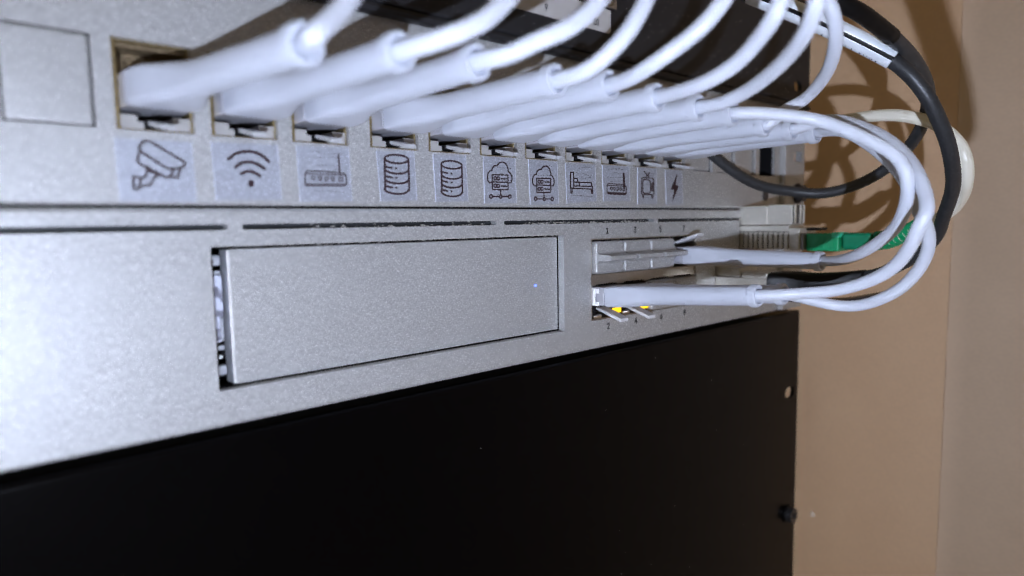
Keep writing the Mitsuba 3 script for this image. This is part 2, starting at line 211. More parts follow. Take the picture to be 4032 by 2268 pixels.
 'cloud over servers': (0.42,[[(-30.6,50.42),(-31.44,50.32),(-32.06,50.87),(-32.21,51.76),(-31.92,52.9),(-31.38,53.4),(-30.64,53.56),(-30.42,54.33),(-29.77,54.84),(-28.81,54.97),(-28.16,55.65),(-27.29,55.96),(-26.32,55.89),(-25.46,55.27),(-25.04,54.3),(-24.9,53.47),(-24.18,53.09),(-23.68,52.35),(-23.61,51.36),(-24.0,50.51),(-24.88,50.41)],[(-30.56,52.46),(-25.07,52.56),(-25.02,48.74),(-25.57,48.56),(-30.42,48.55),(-30.58,48.88),(-30.56,52.46)],[(-30.59,50.59),(-24.99,50.57)],[(-29.15,51.56),(-29.19,51.39),(-29.28,51.24),(-29.42,51.14),(-29.59,51.1),(-29.75,51.13),(-29.89,51.22),(-29.98,51.36),(-30.01,51.53),(-29.97,51.7),(-29.88,51.85),(-29.74,51.95),(-29.57,51.99),(-29.41,51.96),(-29.27,51.87),(-29.18,51.73),(-29.15,51.56)],[(-28.1,51.56),(-28.14,51.39),(-28.24,51.24),(-28.38,51.14),(-28.54,51.1),(-28.71,51.13),(-28.84,51.22),(-28.93,51.36),(-28.96,51.53),(-28.93,51.7),(-28.83,51.85),(-28.69,51.95),(-28.53,51.99),(-28.36,51.96),(-28.22,51.87),(-28.13,51.72),(-28.1,51.56)],[(-27.44,51.54),(-25.52,51.5)],[(-29.19,49.56),(-29.23,49.39),(-29.32,49.24),(-29.46,49.15),(-29.63,49.11),(-29.79,49.14),(-29.92,49.23),(-30.01,49.37),(-30.04,49.54),(-30.01,49.71),(-29.91,49.86),(-29.77,49.95),(-29.61,49.99),(-29.45,49.96),(-29.31,49.87),(-29.22,49.73),(-29.19,49.56)],[(-28.1,49.55),(-28.13,49.38),(-28.23,49.24),(-28.37,49.14),(-28.54,49.1),(-28.7,49.13),(-28.84,49.22),(-28.93,49.36),(-28.96,49.53),(-28.92,49.7),(-28.82,49.85),(-28.68,49.95),(-28.52,49.99),(-28.36,49.96),(-28.22,49.86),(-28.13,49.72),(-28.1,49.55)],[(-27.41,49.57),(-25.56,49.54)],[(-27.41,49.5),(-25.56,49.48)],[(-27.75,48.52),(-27.71,47.2)],[(-30.63,46.72),(-30.66,46.53),(-30.77,46.37),(-30.92,46.26),(-31.1,46.23),(-31.28,46.26),(-31.43,46.37),(-31.52,46.52),(-31.55,46.71),(-31.52,46.9),(-31.41,47.06),(-31.26,47.17),(-31.08,47.2),(-30.9,47.17),(-30.76,47.07),(-30.66,46.91),(-30.63,46.72)],[(-27.33,46.71),(-27.36,46.54),(-27.45,46.38),(-27.57,46.28),(-27.72,46.25),(-27.87,46.28),(-28.0,46.38),(-28.08,46.53),(-28.11,46.7),(-28.07,46.88),(-27.99,47.03),(-27.86,47.13),(-27.71,47.17),(-27.56,47.14),(-27.44,47.04),(-27.35,46.89),(-27.33,46.71)],[(-24.01,46.75),(-24.05,46.57),(-24.15,46.42),(-24.29,46.32),(-24.46,46.28),(-24.63,46.31),(-24.78,46.41),(-24.87,46.56),(-24.9,46.74),(-24.86,46.92),(-24.76,47.07),(-24.62,47.18),(-24.45,47.22),(-24.28,47.18),(-24.14,47.08),(-24.04,46.93),(-24.01,46.75)],[(-30.63,46.72),(-28.1,46.72)],[(-27.33,46.73),(-24.9,46.74)]]),
 'bed': (0.42,[[(-16.75,54.62),(-15.43,54.67),(-15.41,50.01),(-16.81,50.06),(-16.75,54.62)],[(-15.32,52.88),(-13.86,52.84),(-13.6,52.04)],[(-15.34,51.81),(-7.48,51.85),(-7.43,50.84)],[(-15.35,50.69),(-7.01,50.75),(-7.02,50.01)],[(-16.81,49.97),(-7.02,49.98)],[(-16.68,49.98),(-16.64,48.63),(-16.12,48.62),(-16.02,49.81)],[(-7.58,49.96),(-7.45,48.67),(-6.95,48.66),(-7.02,50.01)],[(-12.98,51.69),(-12.88,50.75)],[(-15.34,51.81),(-15.35,50.69)]]),
 'router': (0.34,[[(-0.11,51.4),(0.33,51.88),(8.5,51.72),(8.82,51.24)],[(-0.2,51.34),(9.28,51.16),(9.28,49.01),(-0.21,49.18),(-0.2,51.34)],[(0.17,48.85),(8.81,48.71)],[(0.17,48.75),(0.32,48.66),(8.97,48.48),(8.97,48.81)],[(7.73,55.28),(8.2,55.3),(8.5,50.56),(7.95,50.54),(7.73,55.28)],[(7.95,55.19),(8.26,50.65)],[(1.51,50.68),(2.35,50.66),(2.35,50.13),(1.96,49.74),(1.51,50.15),(1.51,50.68)],[(3.01,50.66),(3.85,50.64),(3.85,50.1),(3.45,49.73),(3.0,50.12),(3.01,50.66)],[(4.57,50.64),(5.36,50.62),(5.36,50.08),(4.97,49.72),(4.57,50.1),(4.57,50.64)],[(6.04,50.61),(6.86,50.6),(6.86,50.07),(6.46,49.72),(6.04,50.09),(6.04,50.61)],[(7.64,50.54),(8.5,50.52),(8.5,49.68),(7.7,49.7),(7.64,50.54)]]),
 'television set': (0.42,[[(17.77,54.27),(23.46,54.2),(23.87,53.76),(24.03,49.28),(23.66,48.76),(17.62,48.76),(17.19,49.16),(17.28,53.85),(17.77,54.27)],[(18.6,53.7),(21.09,53.63),(21.94,53.09),(22.19,50.06),(21.45,49.23),(18.78,49.18),(17.95,49.57),(17.94,53.17),(18.6,53.7)],[(18.75,56.4),(20.25,54.96)],[(21.59,56.01),(20.42,54.96)],[(19.59,54.43),(20.25,54.92),(21.02,54.88),(21.43,54.39)],[(23.47,52.33),(23.44,52.17),(23.35,52.03),(23.22,51.94),(23.06,51.91),(22.91,51.93),(22.77,52.02),(22.68,52.15),(22.65,52.3),(22.68,52.46),(22.77,52.59),(22.9,52.69),(23.06,52.72),(23.21,52.69),(23.35,52.61),(23.44,52.48),(23.47,52.33)],[(22.52,51.59),(23.54,51.55)],[(22.52,51.18),(23.54,51.15)],[(22.53,50.72),(23.55,50.7)],[(22.53,50.17),(23.48,50.17)],[(17.79,48.66),(18.12,47.56)],[(18.45,48.68),(18.12,47.56)],[(22.64,48.68),(23.16,47.53)],[(23.66,48.7),(23.16,47.53)]]),
}
ICON_FILLS = {
 'wireless': [[(-109.42,48.81),(-109.48,48.52),(-109.62,48.27),(-109.82,48.11),(-110.05,48.05),(-110.27,48.1),(-110.45,48.25),(-110.57,48.49),(-110.59,48.77),(-110.53,49.06),(-110.39,49.3),(-110.19,49.47),(-109.97,49.54),(-109.74,49.49),(-109.56,49.33),(-109.45,49.09),(-109.42,48.81)]],
 'lightning bolt': [[(37.45,56.2),(36.39,52.36),(38.5,52.06),(34.62,46.51),(35.86,50.76),(33.67,50.76),(37.45,56.2)]],
}
PATHS = {
 'c1':[(-120.7,-53.1,64.0),(-117.4,-51.7,67.0),(-114.1,-50.1,70.3),(-110.8,-48.5,74.4),(-107.6,-46.6,79.5)],
 'c2':[(-104.6,-53.8,65.4),(-101.6,-56.3,66.5),(-96.7,-57.6,69.1),(-92.0,-57.3,72.8),(-88.4,-57.3,76.9),(-85.3,-56.7,81.9)],
 'c3':[(-90.7,-51.3,65.8),(-88.5,-54.5,66.4),(-85.3,-57.2,68.3),(-81.5,-60.3,70.2),(-76.8,-61.3,73.9),(-73.4,-61.2,77.2),(-69.4,-60.1,82.2)],
 'c4':[(-72.9,-51.0,65.3),(-71.9,-54.7,65.7),(-70.0,-58.7,68.2),(-67.7,-61.6,72.0),(-64.2,-62.6,77.6),(-60.9,-62.1,82.8)],
 'c5':[(-59.4,-50.8,66.6),(-58.7,-55.5,66.7),(-58.6,-59.4,68.0),(-56.7,-63.5,70.6),(-55.3,-68.3,73.7),(-53.3,-70.9,77.7),(-50.3,-71.6,82.4)],
 'c6':[(-43.3,-51.8,65.4),(-43.9,-56.6,65.8),(-44.5,-62.7,66.6),(-44.9,-68.8,68.7),(-47.3,-74.4,71.6),(-49.9,-78.5,74.0),(-49.7,-79.6,77.0),(-48.7,-79.9,81.2)],
 'c7':[(-27.4,-51.3,64.9),(-27.7,-55.0,65.2),(-29.1,-61.7,66.4),(-33.3,-69.8,68.5),(-38.7,-76.8,70.8),(-43.5,-81.6,73.2),(-45.5,-83.5,76.1),(-44.9,-83.5,80.3)],
 'c9':[(4.8,-50.4,64.1),(6.1,-52.8,64.7),(5.9,-53.6,67.5),(7.1,-57.2,69.1),(4.0,-62.2,71.4),(-1.9,-67.4,73.9),(-8.9,-71.6,76.8),(-12.7,-73.2,79.9),(-15.1,-73.3,83.1),(-16.2,-71.9,86.4),(-16.5,-69.8,89.6)],
 'c8':[(-10.7,-49.9,65.7),(-9.1,-52.7,65.6),(-7.0,-57.3,64.7),(-1.1,-65.6,62.6),(-0.3,-70.7,60.1),(1.3,-76.6,56.6),(2.6,-80.8,53.3),(2.9,-82.9,49.4),(5.0,-82.7,44.9),(9.3,-80.4,40.1),(14.7,-76.4,36.2),(20.0,-69.5,31.9),(27.4,-61.7,28.8),(34.9,-55.1,27.4),(39.5,-51.3,26.9)],
 'c10':[(19.9,-50.4,64.2),(21.6,-53.1,65.2),(20.2,-58.5,65.9),(17.6,-67.4,62.7),(13.5,-75.0,58.5),(9.8,-80.4,53.9),(5.8,-84.2,49.4),(3.3,-86.6,44.7),(1.0,-87.7,41.0),(0.7,-86.5,37.9),(3.2,-84.0,32.9),(5.7,-80.1,28.3),(7.6,-74.2,24.7),(7.9,-66.8,22.0),(5.5,-59.4,21.0),(2.2,-53.8,20.6),(0.7,-51.2,20.5)],
 'c11':[(34.7,-50.1,64.6),(33.2,-54.0,65.1),(27.2,-59.8,63.2),(22.3,-69.6,57.0),(17.1,-76.5,51.1),(12.2,-80.9,45.9),(11.0,-83.1,41.4),(14.4,-83.9,37.7),(19.0,-83.3,32.8),(21.7,-81.0,27.7),(23.5,-76.6,22.2),(23.3,-71.5,18.7),(23.0,-66.1,16.6),(21.1,-60.4,16.6),(18.6,-55.4,17.4),(15.0,-52.0,18.3)],
 'fiber':[(84.0,-62.5,37.8),(84.9,-64.5,38.6),(83.5,-68.5,39.8),(80.9,-72.5,42.7),(76.1,-75.8,46.8),(71.0,-77.6,50.0),(67.9,-78.2,54.9),(67.0,-76.8,59.9),(67.3,-73.8,63.9),(66.7,-70.2,67.2),(65.0,-65.6,69.3),(64.6,-59.7,71.0),(65.0,-53.2,71.6),(66.8,-45.4,71.7),(69.7,-37.3,71.6),(72.9,-29.4,71.3),(74.9,-23.0,72.2),(76.8,-16.4,73.6)],
 'A':[(82.1,-37.7,18.6),(83.1,-47.9,19.8),(82.2,-57.3,23.8),(80.3,-64.4,28.9),(78.5,-68.8,34.1),(73.1,-71.4,39.2),(64.4,-76.0,47.6),(55.3,-77.9,53.9),(48.9,-78.2,59.9),(44.2,-77.2,65.4),(40.1,-75.6,71.0),(37.7,-72.8,76.0),(36.5,-69.8,79.6),(35.7,-67.5,81.8),(33.5,-63.9,84.5),(28.9,-57.9,88.9),(25.3,-51.4,93.3),(22.2,-43.9,98.1),(19.8,-35.8,103.1),(18.0,-26.8,108.2)],
 'sleeve':[(35.7,-68.1,81.3),(33.5,-63.9,84.5),(28.9,-57.9,88.9),(25.3,-51.4,93.3),(22.2,-43.9,98.1),(19.8,-35.8,103.1)],
 'B':[(41.6,-4.3,70.4),(45.3,-5.6,65.7),(50.7,-8.3,61.0),(57.5,-12.4,55.6),(65.2,-17.0,51.6),(73.4,-24.6,49.7),(78.4,-31.9,48.6),(84.3,-39.6,50.5),(87.8,-47.5,54.7),(85.1,-55.1,60.0),(77.8,-61.5,64.7),(71.4,-65.9,69.6),(65.8,-68.3,74.8),(56.3,-70.1,78.4),(45.3,-70.6,82.1),(33.3,-70.4,84.9),(21.8,-69.2,87.5),(13.0,-67.9,89.4),(7.8,-65.7,91.0),(3.2,-62.7,93.2),(-0.7,-58.8,96.4)],
 'strap':[(59.6,-25.4,11.5),(73.0,-42.7,11.4),(72.6,-50.1,14.1),(72.7,-58.0,15.8)],
}

# ------------------------------------------------------------------ setting: the side wall beside the rack
WX = 188.0
obj('wall', bx(WX, WX + 12, -44.5, 700, -500, 500), 'mat_wall', None, False, kind='structure')
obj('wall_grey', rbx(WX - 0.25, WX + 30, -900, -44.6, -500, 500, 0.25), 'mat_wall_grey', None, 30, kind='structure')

rc = np.random.default_rng(3); ang = np.linspace(0, 2 * np.pi, 11)[:-1]
chip = Polygon([(math.cos(a) * 1.5 * q, math.sin(a) * 1.3 * q) for a, q in zip(ang, .6 + .6 * rc.random(10))])
w = trimesh.creation.extrude_polygon(chip, 0.25, engine='earcut'); v = w.vertices
obj('paint_chip', (np.stack([WX - 0.02 - v[:, 2], 14.1 + v[:, 0], -120.0 + v[:, 1]], 1), w.faces), "mat_chip", "wall", False, label='small pale chip in the wall paint')

# ------------------------------------------------------------------ the switch
PX0, PITCH, PW, PZ0, PZ1 = -132.9, 16.0, 13.0, 57.7, 73.6
def port_x(k): return PX0 + 16 * k + (2.26 if k >= 3 else 0) + (2.1 if k >= 11 else 0)
sw = thing('network_switch', 'silver switch with icon stickers below its row of white cables', 'network switch')
plate = rounded_plate(-330, 113.3, 0, 1.3, 44.35, 88.3, 0.9)
for k in range(-4, 15):
    x = port_x(k)
    plate -= bx(x, x + PW, -1, 3, PZ0, PZ1)
obj('front_panel', plate, 'mat_silver', sw)
obj('case', join(bx(-330, 113, 1.4, 220, 44.6, 45.4), bx(-330, 113, 1.4, 220, 87.4, 88.2), bx(112.2, 113, 1.4, 220, 45.5, 87.3), bx(-330, 113, 40, 41, 45.5, 87.3)), 'mat_cavity', sw, False)
def port(k):
    x = port_x(k); p = numbered(sw + '__port')
    fr = bx(x - 0.1, x + PW + 0.1, 1.35, 14, PZ0 - 0.1, PZ1 + 0.1) - bx(x + 0.75, x + PW - 0.45, 0, 13.4, PZ0 + 0.35, PZ1 - 0.3)
    fr += bx(x + 0.02, x + 0.75, 0.35, 1.4, PZ0 + 0.02, PZ1 - 0.02) + bx(x + 0.75, x + PW - 0.02, 0.6, 1.4, PZ0 + 0.02, PZ0 + 0.3)
    obj(p[len(sw) + 2:], fr, 'mat_brass', sw, False)
    y0 = 0.9
    lo = [(x + .8, PZ0 + .38), (x + 4.6, PZ0 + .38), (x + 4.6, 59.4), (x + 3.6, 59.4), (x + 3.6, 60.5), (x + .8, 60.5)]
    hi = [(x + 8.5, PZ0 + .38), (x + 12.5, PZ0 + .38), (x + 12.5, 60.5), (x + 9.5, 60.5), (x + 9.5, 59.4), (x + 8.5, 59.4)]
    obj('insert', poly_y(unary_union([Polygon(lo), Polygon(hi)]), y0, 12), 'mat_jack', p, False)
    hood = join(bx(x + .8, x + 12.5, 7.5, 12, 67.4, 73.2), bx(x + .8, x + 12.5, 2.2, 7.5, 72.4, 73.2), bx(x + 3.2, x + 4.4, 5.5, 7.5, 68.2, 71.2), bx(x + 5.6, x + 7.0, 6.2, 7.5, 68.0, 70.6), bx(x + 8.6, x + 10.4, 6.0, 7.5, 67.8, 70.2))
    obj('hood', hood, 'mat_bronze', p, False)
    obj('contact_block', bx(x + .8, x + 12.5, 12.1, 13.3, PZ0 + .4, 67.3), 'mat_cavity', p, False)
for k in range(0, 11): port(k)
x = port_x(14)
obj('module_cage', bx(x - .3, x + PW + .3, 1.4, 30, PZ0 - .3, PZ1 + .3) - bx(x + .6, x + PW - .6, 0, 29, PZ0 + .6, PZ1 - .6), 'mat_cavity', sw, False, label='empty black module slot at the right end of the switch')
def screw(x, z, y, label, r=3.4):
    s = thing('rack_screw', label, 'screw')
    obj('head', cyl_y(x, z, y - 3.2, y, r, 28) - cyl_y(x, z, y - 4, y - 1.4, r * 0.45, 6), 'mat_black_edge', s)
    obj('washer', cyl_y(x, z, y - 0.02, y + 0.0, r * 1.25, 28) if False else cyl_y(x, z, y - 0.7, y + 0.01, r * 1.3, 28) - cyl_y(x, z, y - 1, y + 1, r * 0.8, 20), 'mat_black_boot', s)
    return s
ear = rbx(113.5, 131.6, -2.2, 0.6, 44.9, 88.0, 0.5) - bx(121.5, 128.5, -5, 5, 64.5, 69.0) - bx(121.5, 128.5, -5, 5, 80.3, 84.8)
obj('mounting_ear', ear, 'mat_silver', sw)
obj('black_disc', cyl_y(100.6, 49.6, -0.5, 0.6, 2.0, 20), 'mat_black_edge', sw)  # small black disc low on the switch face
# icon stickers below the ports
STICKERS = [
 ('security camera', [(-133.4, 56.1), (-120.7, 56.2), (-120.5, 44.95), (-133.2, 44.95)]), ('wireless', [(-117.2, 56.5), (-104.2, 56.8), (-103.9, 45.6), (-116.9, 45.3)]),
 ('router with one antenna', [(-100.2, 57.0), (-88.2, 57.2), (-87.8, 45.5), (-99.9, 45.3)]), ('drum stack', [(-81.3, 57.1), (-71.1, 57.4), (-70.6, 45.9), (-80.5, 45.5)]),
 ('smaller drum stack', [(-65.6, 57.2), (-55.5, 57.3), (-55.0, 45.8), (-65.1, 45.5)]), ('cloud over two servers', [(-49.7, 57.4), (-38.6, 57.5), (-38.3, 45.5), (-49.6, 45.3)]),
 ('cloud over servers', [(-33.6, 57.4), (-22.3, 57.4), (-21.8, 45.4), (-33.1, 45.0)]), ('bed', [(-18.9, 57.1), (-5.7, 57.3), (-5.2, 46.3), (-18.3, 45.5)]),
 ('router', [(-2.4, 57.4), (10.8, 57.5), (11.3, 46.5), (-1.9, 46.3)]), ('television set', [(15.2, 57.5), (25.5, 57.5), (25.8, 45.6), (15.3, 45.5)]), ('lightning bolt', [(30.4, 57.4), (40.3, 57.5), (41.1, 45.6), (31.2, 45.3)])]
SAY = {'security camera': 'clear sticker printed with a wall-mounted security camera', 'wireless': 'clear sticker printed with three wireless arcs and a dot', 'router with one antenna': 'clear sticker with a faint wide router and antenna',
 'drum stack': 'clear sticker with the larger of two database drum stacks', 'smaller drum stack': 'clear sticker with the smaller database drum stack', 'cloud over two servers': 'clear sticker with the larger cloud over two servers',
 'cloud over servers': 'clear sticker with the smaller cloud over two servers, beside the bed', 'bed': 'clear sticker printed with a single bed', 'router': 'clear sticker with a small router between bed and television',
 'television set': 'clear sticker printed with an old television with rabbit ears', 'lightning bolt': 'clear sticker printed with a solid lightning bolt'}
def thick(w, pts): return LineString(pts).buffer(w / 2, cap_style=1, join_style=1, quad_segs=3)
for name, quad in STICKERS:
    film = Polygon(quad)
    s = obj('icon_sticker', poly_y(film, -0.14, -0.02), 'mat_film', sw, False, label=SAY[name])
    glint_rim = film.buffer(0.02).difference(film.buffer(-0.06))
    sides = glint_rim.intersection(unary_union([LineString(quad[1:3]).buffer(0.14), LineString([quad[0], quad[3]]).buffer(0.14)]))
    obj('glint_rim', poly_y(sides, -0.2, -0.03), 'mat_film_glint', s, False)  # pale side strips paint the flash glint along the film edges
    ink = []
    if name in ICON_LINES: ink += [thick(ICON_LINES[name][0] * 0.84, l) for l in ICON_LINES[name][1]]
    for l in ICON_FILLS.get(name, []): ink.append(Polygon(l))
    faded = name == 'router with one antenna'
    obj('icon', poly_y(unary_union(ink), -0.26, -0.15), 'mat_ink_faded' if faded else 'mat_ink', s, False)
    if name in ('cloud over two servers', 'cloud over servers', 'bed', 'router', 'router with one antenna', 'television set'):   # stray toner dots round the print
        r = random.Random(name); (xa, za), (xb, zb) = (min(p[0] for p in quad) + .9, min(p[1] for p in quad) + .8), (max(p[0] for p in quad) - .9, max(p[1] for p in quad) - .8)
        dots = []
        for row in range(7):
            z = zb - .5 - row * (zb - za) / 7.4 + r.uniform(-.2, .2)
            if row in (4, 5): continue
            x = xa + r.uniform(1.5, 4.0)
            while x < xb - r.uniform(.3, 2): dots.append(sbox(x, z, x + .13, z + .13)); x += r.uniform(.28, .6); z += r.uniform(-.12, .12)
        obj('toner_specks', poly_y(unary_union(dots).difference(unary_union(ink)), -0.24, -0.15), 'mat_ink_faded', s, False)
# blank covers
def cover(k, y, label):
    x = port_x(k); c = thing('port_cover', label, 'port cover', None)
    obj('face', rbx(x + .17, x + PW - .17, y, y + 2.0, PZ0 + .17, PZ1 - .17, .7), 'mat_silver', c)
    obj('stem', bx(x + 1, x + PW - 1, y + 2.05, y + 9, PZ0 + 2.5, PZ1 - 2.5), 'mat_silver_dark', c, False)
cover(-1, 0.15, 'square silver blank cover in the port left of the first white plug')
cover(11, 1.1, 'silver blank cover in the port just right of the last white plug')
cover(12, 1.1, 'silver blank cover behind the black cable, second right of the last plug')
cover(13, 1.1, 'silver blank cover in the port beside the empty black port')

# ------------------------------------------------------------------ the gateway with the drive door
gw = thing('network_gateway', 'silver rack gateway with a wide drive door, vent slots and a block of eight ports', 'network gateway')
HX0, HX1, HZ0, HZ1 = -118.44, -19.64, 7.71, 36.33
BX0, BX1, BZ0, BZ1 = -7.7, 50.0, 9.4, 34.9
plate = rounded_plate(-330, 113.3, 0, 2.4, 0.35, 43.9, 0.9)
plate -= bx(HX0, HX1, -1, 3, HZ0, HZ1)
plate -= bx(BX0, BX1, -1, 3, BZ0, BZ1)
plate -= bx(63.0, 79.0, -1, 3, 9.5, 22.6)
plate -= bx(80.4, 96.4, -1, 3, 27.5, 40.5)
SLOTS = [(-330.0, -185.3), (-183.0, -115.0), (-112.2, -45.4), (-42.8, 24.6), (26.6, 99.0)]
for a, b in SLOTS:
    plate -= m3.Manifold.batch_hull([cyl_y(a + .55, 40.15, -1, 3, .56, 16), cyl_y(b - .55, 40.15, -1, 3, .56, 16)])
obj('front_panel', plate, 'mat_silver', gw)
obj('case', join(bx(-330, 113, 1.5, 220, 0.4, 1.2), bx(-330, 113, 1.5, 220, 43.0, 43.6), bx(112.2, 113, 1.5, 220, 1.3, 42.9), bx(-330, 113, 30, 31, 1.3, 42.9), bx(-330, 113, 4.0, 29, 37.6, 38.2)), 'mat_cavity', gw, False)
obj('vent_backing', bx(-330, 112, 2.6, 3.2, 38.6, 41.9), 'mat_vent', gw, False)
obj('mounting_ear', rbx(113.5, 131.6, -2.2, 0.6, 0.7, 43.4, 0.5) - bx(121.5, 128.5, -5, 5, 35.9, 40.3), 'mat_silver', gw)
# the bay behind the gap of the drive door
bay = obj('drive_bay', join(bx(HX0 - .5, HX1 + .5, 12, 13, HZ0 - .5, HZ1 + .5), bx(HX0 - .5, HX0 - .1, 1.5, 12, HZ0, HZ1), bx(HX0, HX1, 1.5, 12, HZ1 + .1, HZ1 + .5), bx(HX0, HX1, 1.5, 12, HZ0 - .5, HZ0 - .1)), 'mat_cavity', gw, False)
zz = lambda px: HZ1 - (px - 110) / (1385 - 110) * (HZ1 - HZ0)
obj('drive_label', poly_y(unary_union([sbox(-118.2, zz(750), -115.3, zz(372)), sbox(-118.2, zz(985), -116.1, zz(750))]), 4.6, 5.0), 'mat_drive_label', bay, False)
obj('buffer', rbx(-118.2, -115.3, 4.4, 6.5, zz(285), zz(190), .35), 'mat_bay_grey', bay)
obj('buffer', rbx(-118.2, -115.3, 4.4, 6.0, zz(1285), zz(1195), .25), 'mat_bay_grey', bay)
obj('bracket', join(rbx(-116.0, -115.3, 4.8, 6.2, zz(975), zz(760), .2), rbx(-118.2, -115.3, 5.2, 6.0, zz(365), zz(330), .15), rbx(-118.2, -115.3, 5.2, 6.0, zz(1060), zz(1015), .15)), 'mat_bay_grey', bay)
obj('bracket', rbx(-116.6, -115.8, 4.8, 5.6, zz(1135), zz(1105), .2), 'mat_bright_metal', bay)
door = obj('drive_door', rbx(-114.5, -19.95, 2.4, 4.2, HZ0 + .35, HZ1 - .55, .3), 'mat_silver', gw)
obj('edge', rbx(-114.75, -113.5, 2.55, 6.8, HZ0 + .4, HZ1 - .6, .25), 'mat_silver_edge', door)
obj('light', cyl_y(-29.2, 22.0, 2.1, 2.45, .32, 14), {'type': 'diffuse', 'reflectance': rgb((.02, .02, .05))}, door, True, label='tiny blue status light on the drive door', emitter={'type': 'area', 'radiance': rgb((.35, .75, 4.5))})
# block of eight ports
pb = obj('port_block', join(
    bx(BX0 + .15, BX1 - .15, 0.5, 14, 20.15, 23.6), bx(BX0 + .05, BX0 + .5, 0.1, 14, BZ0 + .05, BZ1 - .05), bx(BX1 - .5, BX1 - .05, 0.3, 14, BZ0 + .05, BZ1 - .05),
    bx(BX0 + .55, BX1 - .55, 0.5, 14, BZ1 - .45, BZ1 - .05), bx(BX0 + .55, BX1 - .55, 0.5, 14, BZ0 + .05, BZ0 + .35),
    *[bx(-7 + 14 * k - .25, -7 + 14 * k + .25, 0.9, 14, a, b) for k in (1, 2, 3) for a, b in ((9.8, 20.1), (23.7, 34.4))]), 'mat_nickel', gw, False, label='brown-grey metal shield round the two rows of ports')
obj('cavity', bx(BX0 + .6, BX1 - .6, 10, 11, BZ0 + .5, BZ1 - .5), 'mat_cavity', pb, False)
for k in range(4):
    c = -0.0 + 14 * k
    obj('shield_slot', bx(c - 2.2, c + 2.2, 0.28, 0.6, 33.95, 34.4), 'mat_cavity', pb, False)
    obj('shield_slot', bx(c - 5.0, c + 5.0, 0.2, 0.55, 20.2, 20.55), 'mat_cavity', pb, False)
    obj('contact_bar', join(rbx(c - 6.2, c - 2.4, 0.2, 3, 9.85, 11.0, .3), rbx(c + 2.4, c + 6.2, 0.2, 3, 9.85, 11.0, .3)), 'mat_chrome', pb)
    obj('insert', join(bx(c - 6.4, c - 3.4, 2.0, 9.5, 11.2, 13.5), bx(c + 3.4, c + 6.4, 2.0, 9.5, 11.2, 13.5)), 'mat_cavity', pb, False)
# metal springs seen left of the plug in port 2
obj('spring', join(rbx(-6.9, -6.2, -0.6, 6, 14.2, 19.6, .2), rbx(-6.2, -5.6, -1.6, 4, 14.0, 15.3, .2), rbx(-6.2, -5.6, -1.6, 4, 17.9, 19.5, .2)), 'mat_bright_metal', pb)  # near-white base paints in the blown-out flash reflection
amber = {'type': 'area', 'radiance': rgb((1.9, 1.0, 0.02))}
for x0, x1, z0, z1, say in ((2.3, 5.9, 10.95, 12.5, 'lit amber light beneath the nearest lower plug'), (16.8, 20.2, 10.9, 11.9, 'lit amber light beneath the second lower plug')):
    obj('activity_light', rbx(x0, x1, -0.9, 0.1, z0, z1, .2), {'type': 'diffuse', 'reflectance': rgb((.5, .3, .02))}, pb, 30, label=say, emitter=amber)
for t, x, z in [('1', 0, 37.2), ('3', 14, 37.2), ('5', 28, 37.2), ('7', 42, 37.2), ('2', 0.4, 7.0), ('4', 14.6, 7.1), ('6', 28.8, 6.95), ('8', 42.9, 7.0)]:
    w = meshkit.text_mesh(t, 1.9, 0.1, bold=True); v = np.array(w.vertices); v = v - [(v[:, 0].min() + v[:, 0].max()) / 2, (v[:, 1].min() + v[:, 1].max()) / 2, 0]
    v[:, 0] *= 0.95
    obj('number', (np.stack([v[:, 0] + x, -0.02 - v[:, 2], v[:, 1] + z], 1), np.array(w.faces)), 'mat_number', gw, False)
obj('light', cyl_y(82.2, 22.3, -0.6, 0.3, .7, 14), {'type': 'diffuse', 'reflectance': rgb((.02, .02, .05))}, gw, True, label='blue port light between the two transceiver ports', emitter={'type': 'area', 'radiance': rgb((.3, .5, 4.0))})
obj('transceiver_cage', join(*[q for (x0, x1, z0, z1) in ((63.0, 79.0, 9.5, 22.6), (80.4, 96.4, 27.5, 40.5)) for q in (
    bx(x0 + .05, x0 + .5, 0.3, 30, z0 + .05, z1 - .05), bx(x1 - .5, x1 - .05, 0.3, 30, z0 + .05, z1 - .05), bx(x0 + .55, x1 - .55, 0.3, 30, z0 + .05, z0 + .4), bx(x0 + .55, x1 - .55, 0.3, 30, z1 - .4, z1 - .05), bx(x0 + .55, x1 - .55, 25, 26, z0 + .5, z1 - .5))]), 'mat_nickel', gw, False)
# dust in the vent slots and round the door
def dust(n, f, seed, rmin, rmax):
    r = random.Random(seed); out = []
    for k in range(n):
        x, y, z = f(r); q = r.uniform(rmin, rmax)
        out.append(blob((x, y, z), q, (r.uniform(.6, 2.2), .6, r.uniform(.5, 1.0)), 0, k))
    return join(*out)
def slotdust(r):
    a, b = r.choice([(-112, -45.6), (-42.5, 24.4), (-42.5, 24.4), (-42.5, 24.4), (27, 85)]); c = r.choice([0.2, .35, .5, .65, .8, .9]) + r.gauss(0, .05)
    return a + (b - a) * min(max(c, .02), .98), r.uniform(-.08, .45), 39.6 + abs(r.gauss(0, .35))
obj('dust', join(dust(300, slotdust, 3, .08, .3),
    dust(110, lambda r: (r.uniform(-112, -21), r.uniform(.1, .8), HZ1 - abs(r.gauss(0, .16))), 4, .06, .2),
    dust(45, lambda r: (r.uniform(-80, -21), r.uniform(.1, .8), HZ0 + abs(r.gauss(0, .14))), 5, .06, .2),
    dust(90, lambda r: (r.uniform(-7, 46), r.uniform(-.05, .3), BZ1 - abs(r.gauss(0, .1))), 6, .05, .13)), 'mat_dust', gw, False, kind='stuff', label='pale fluff caught in the vent slots and gaps')
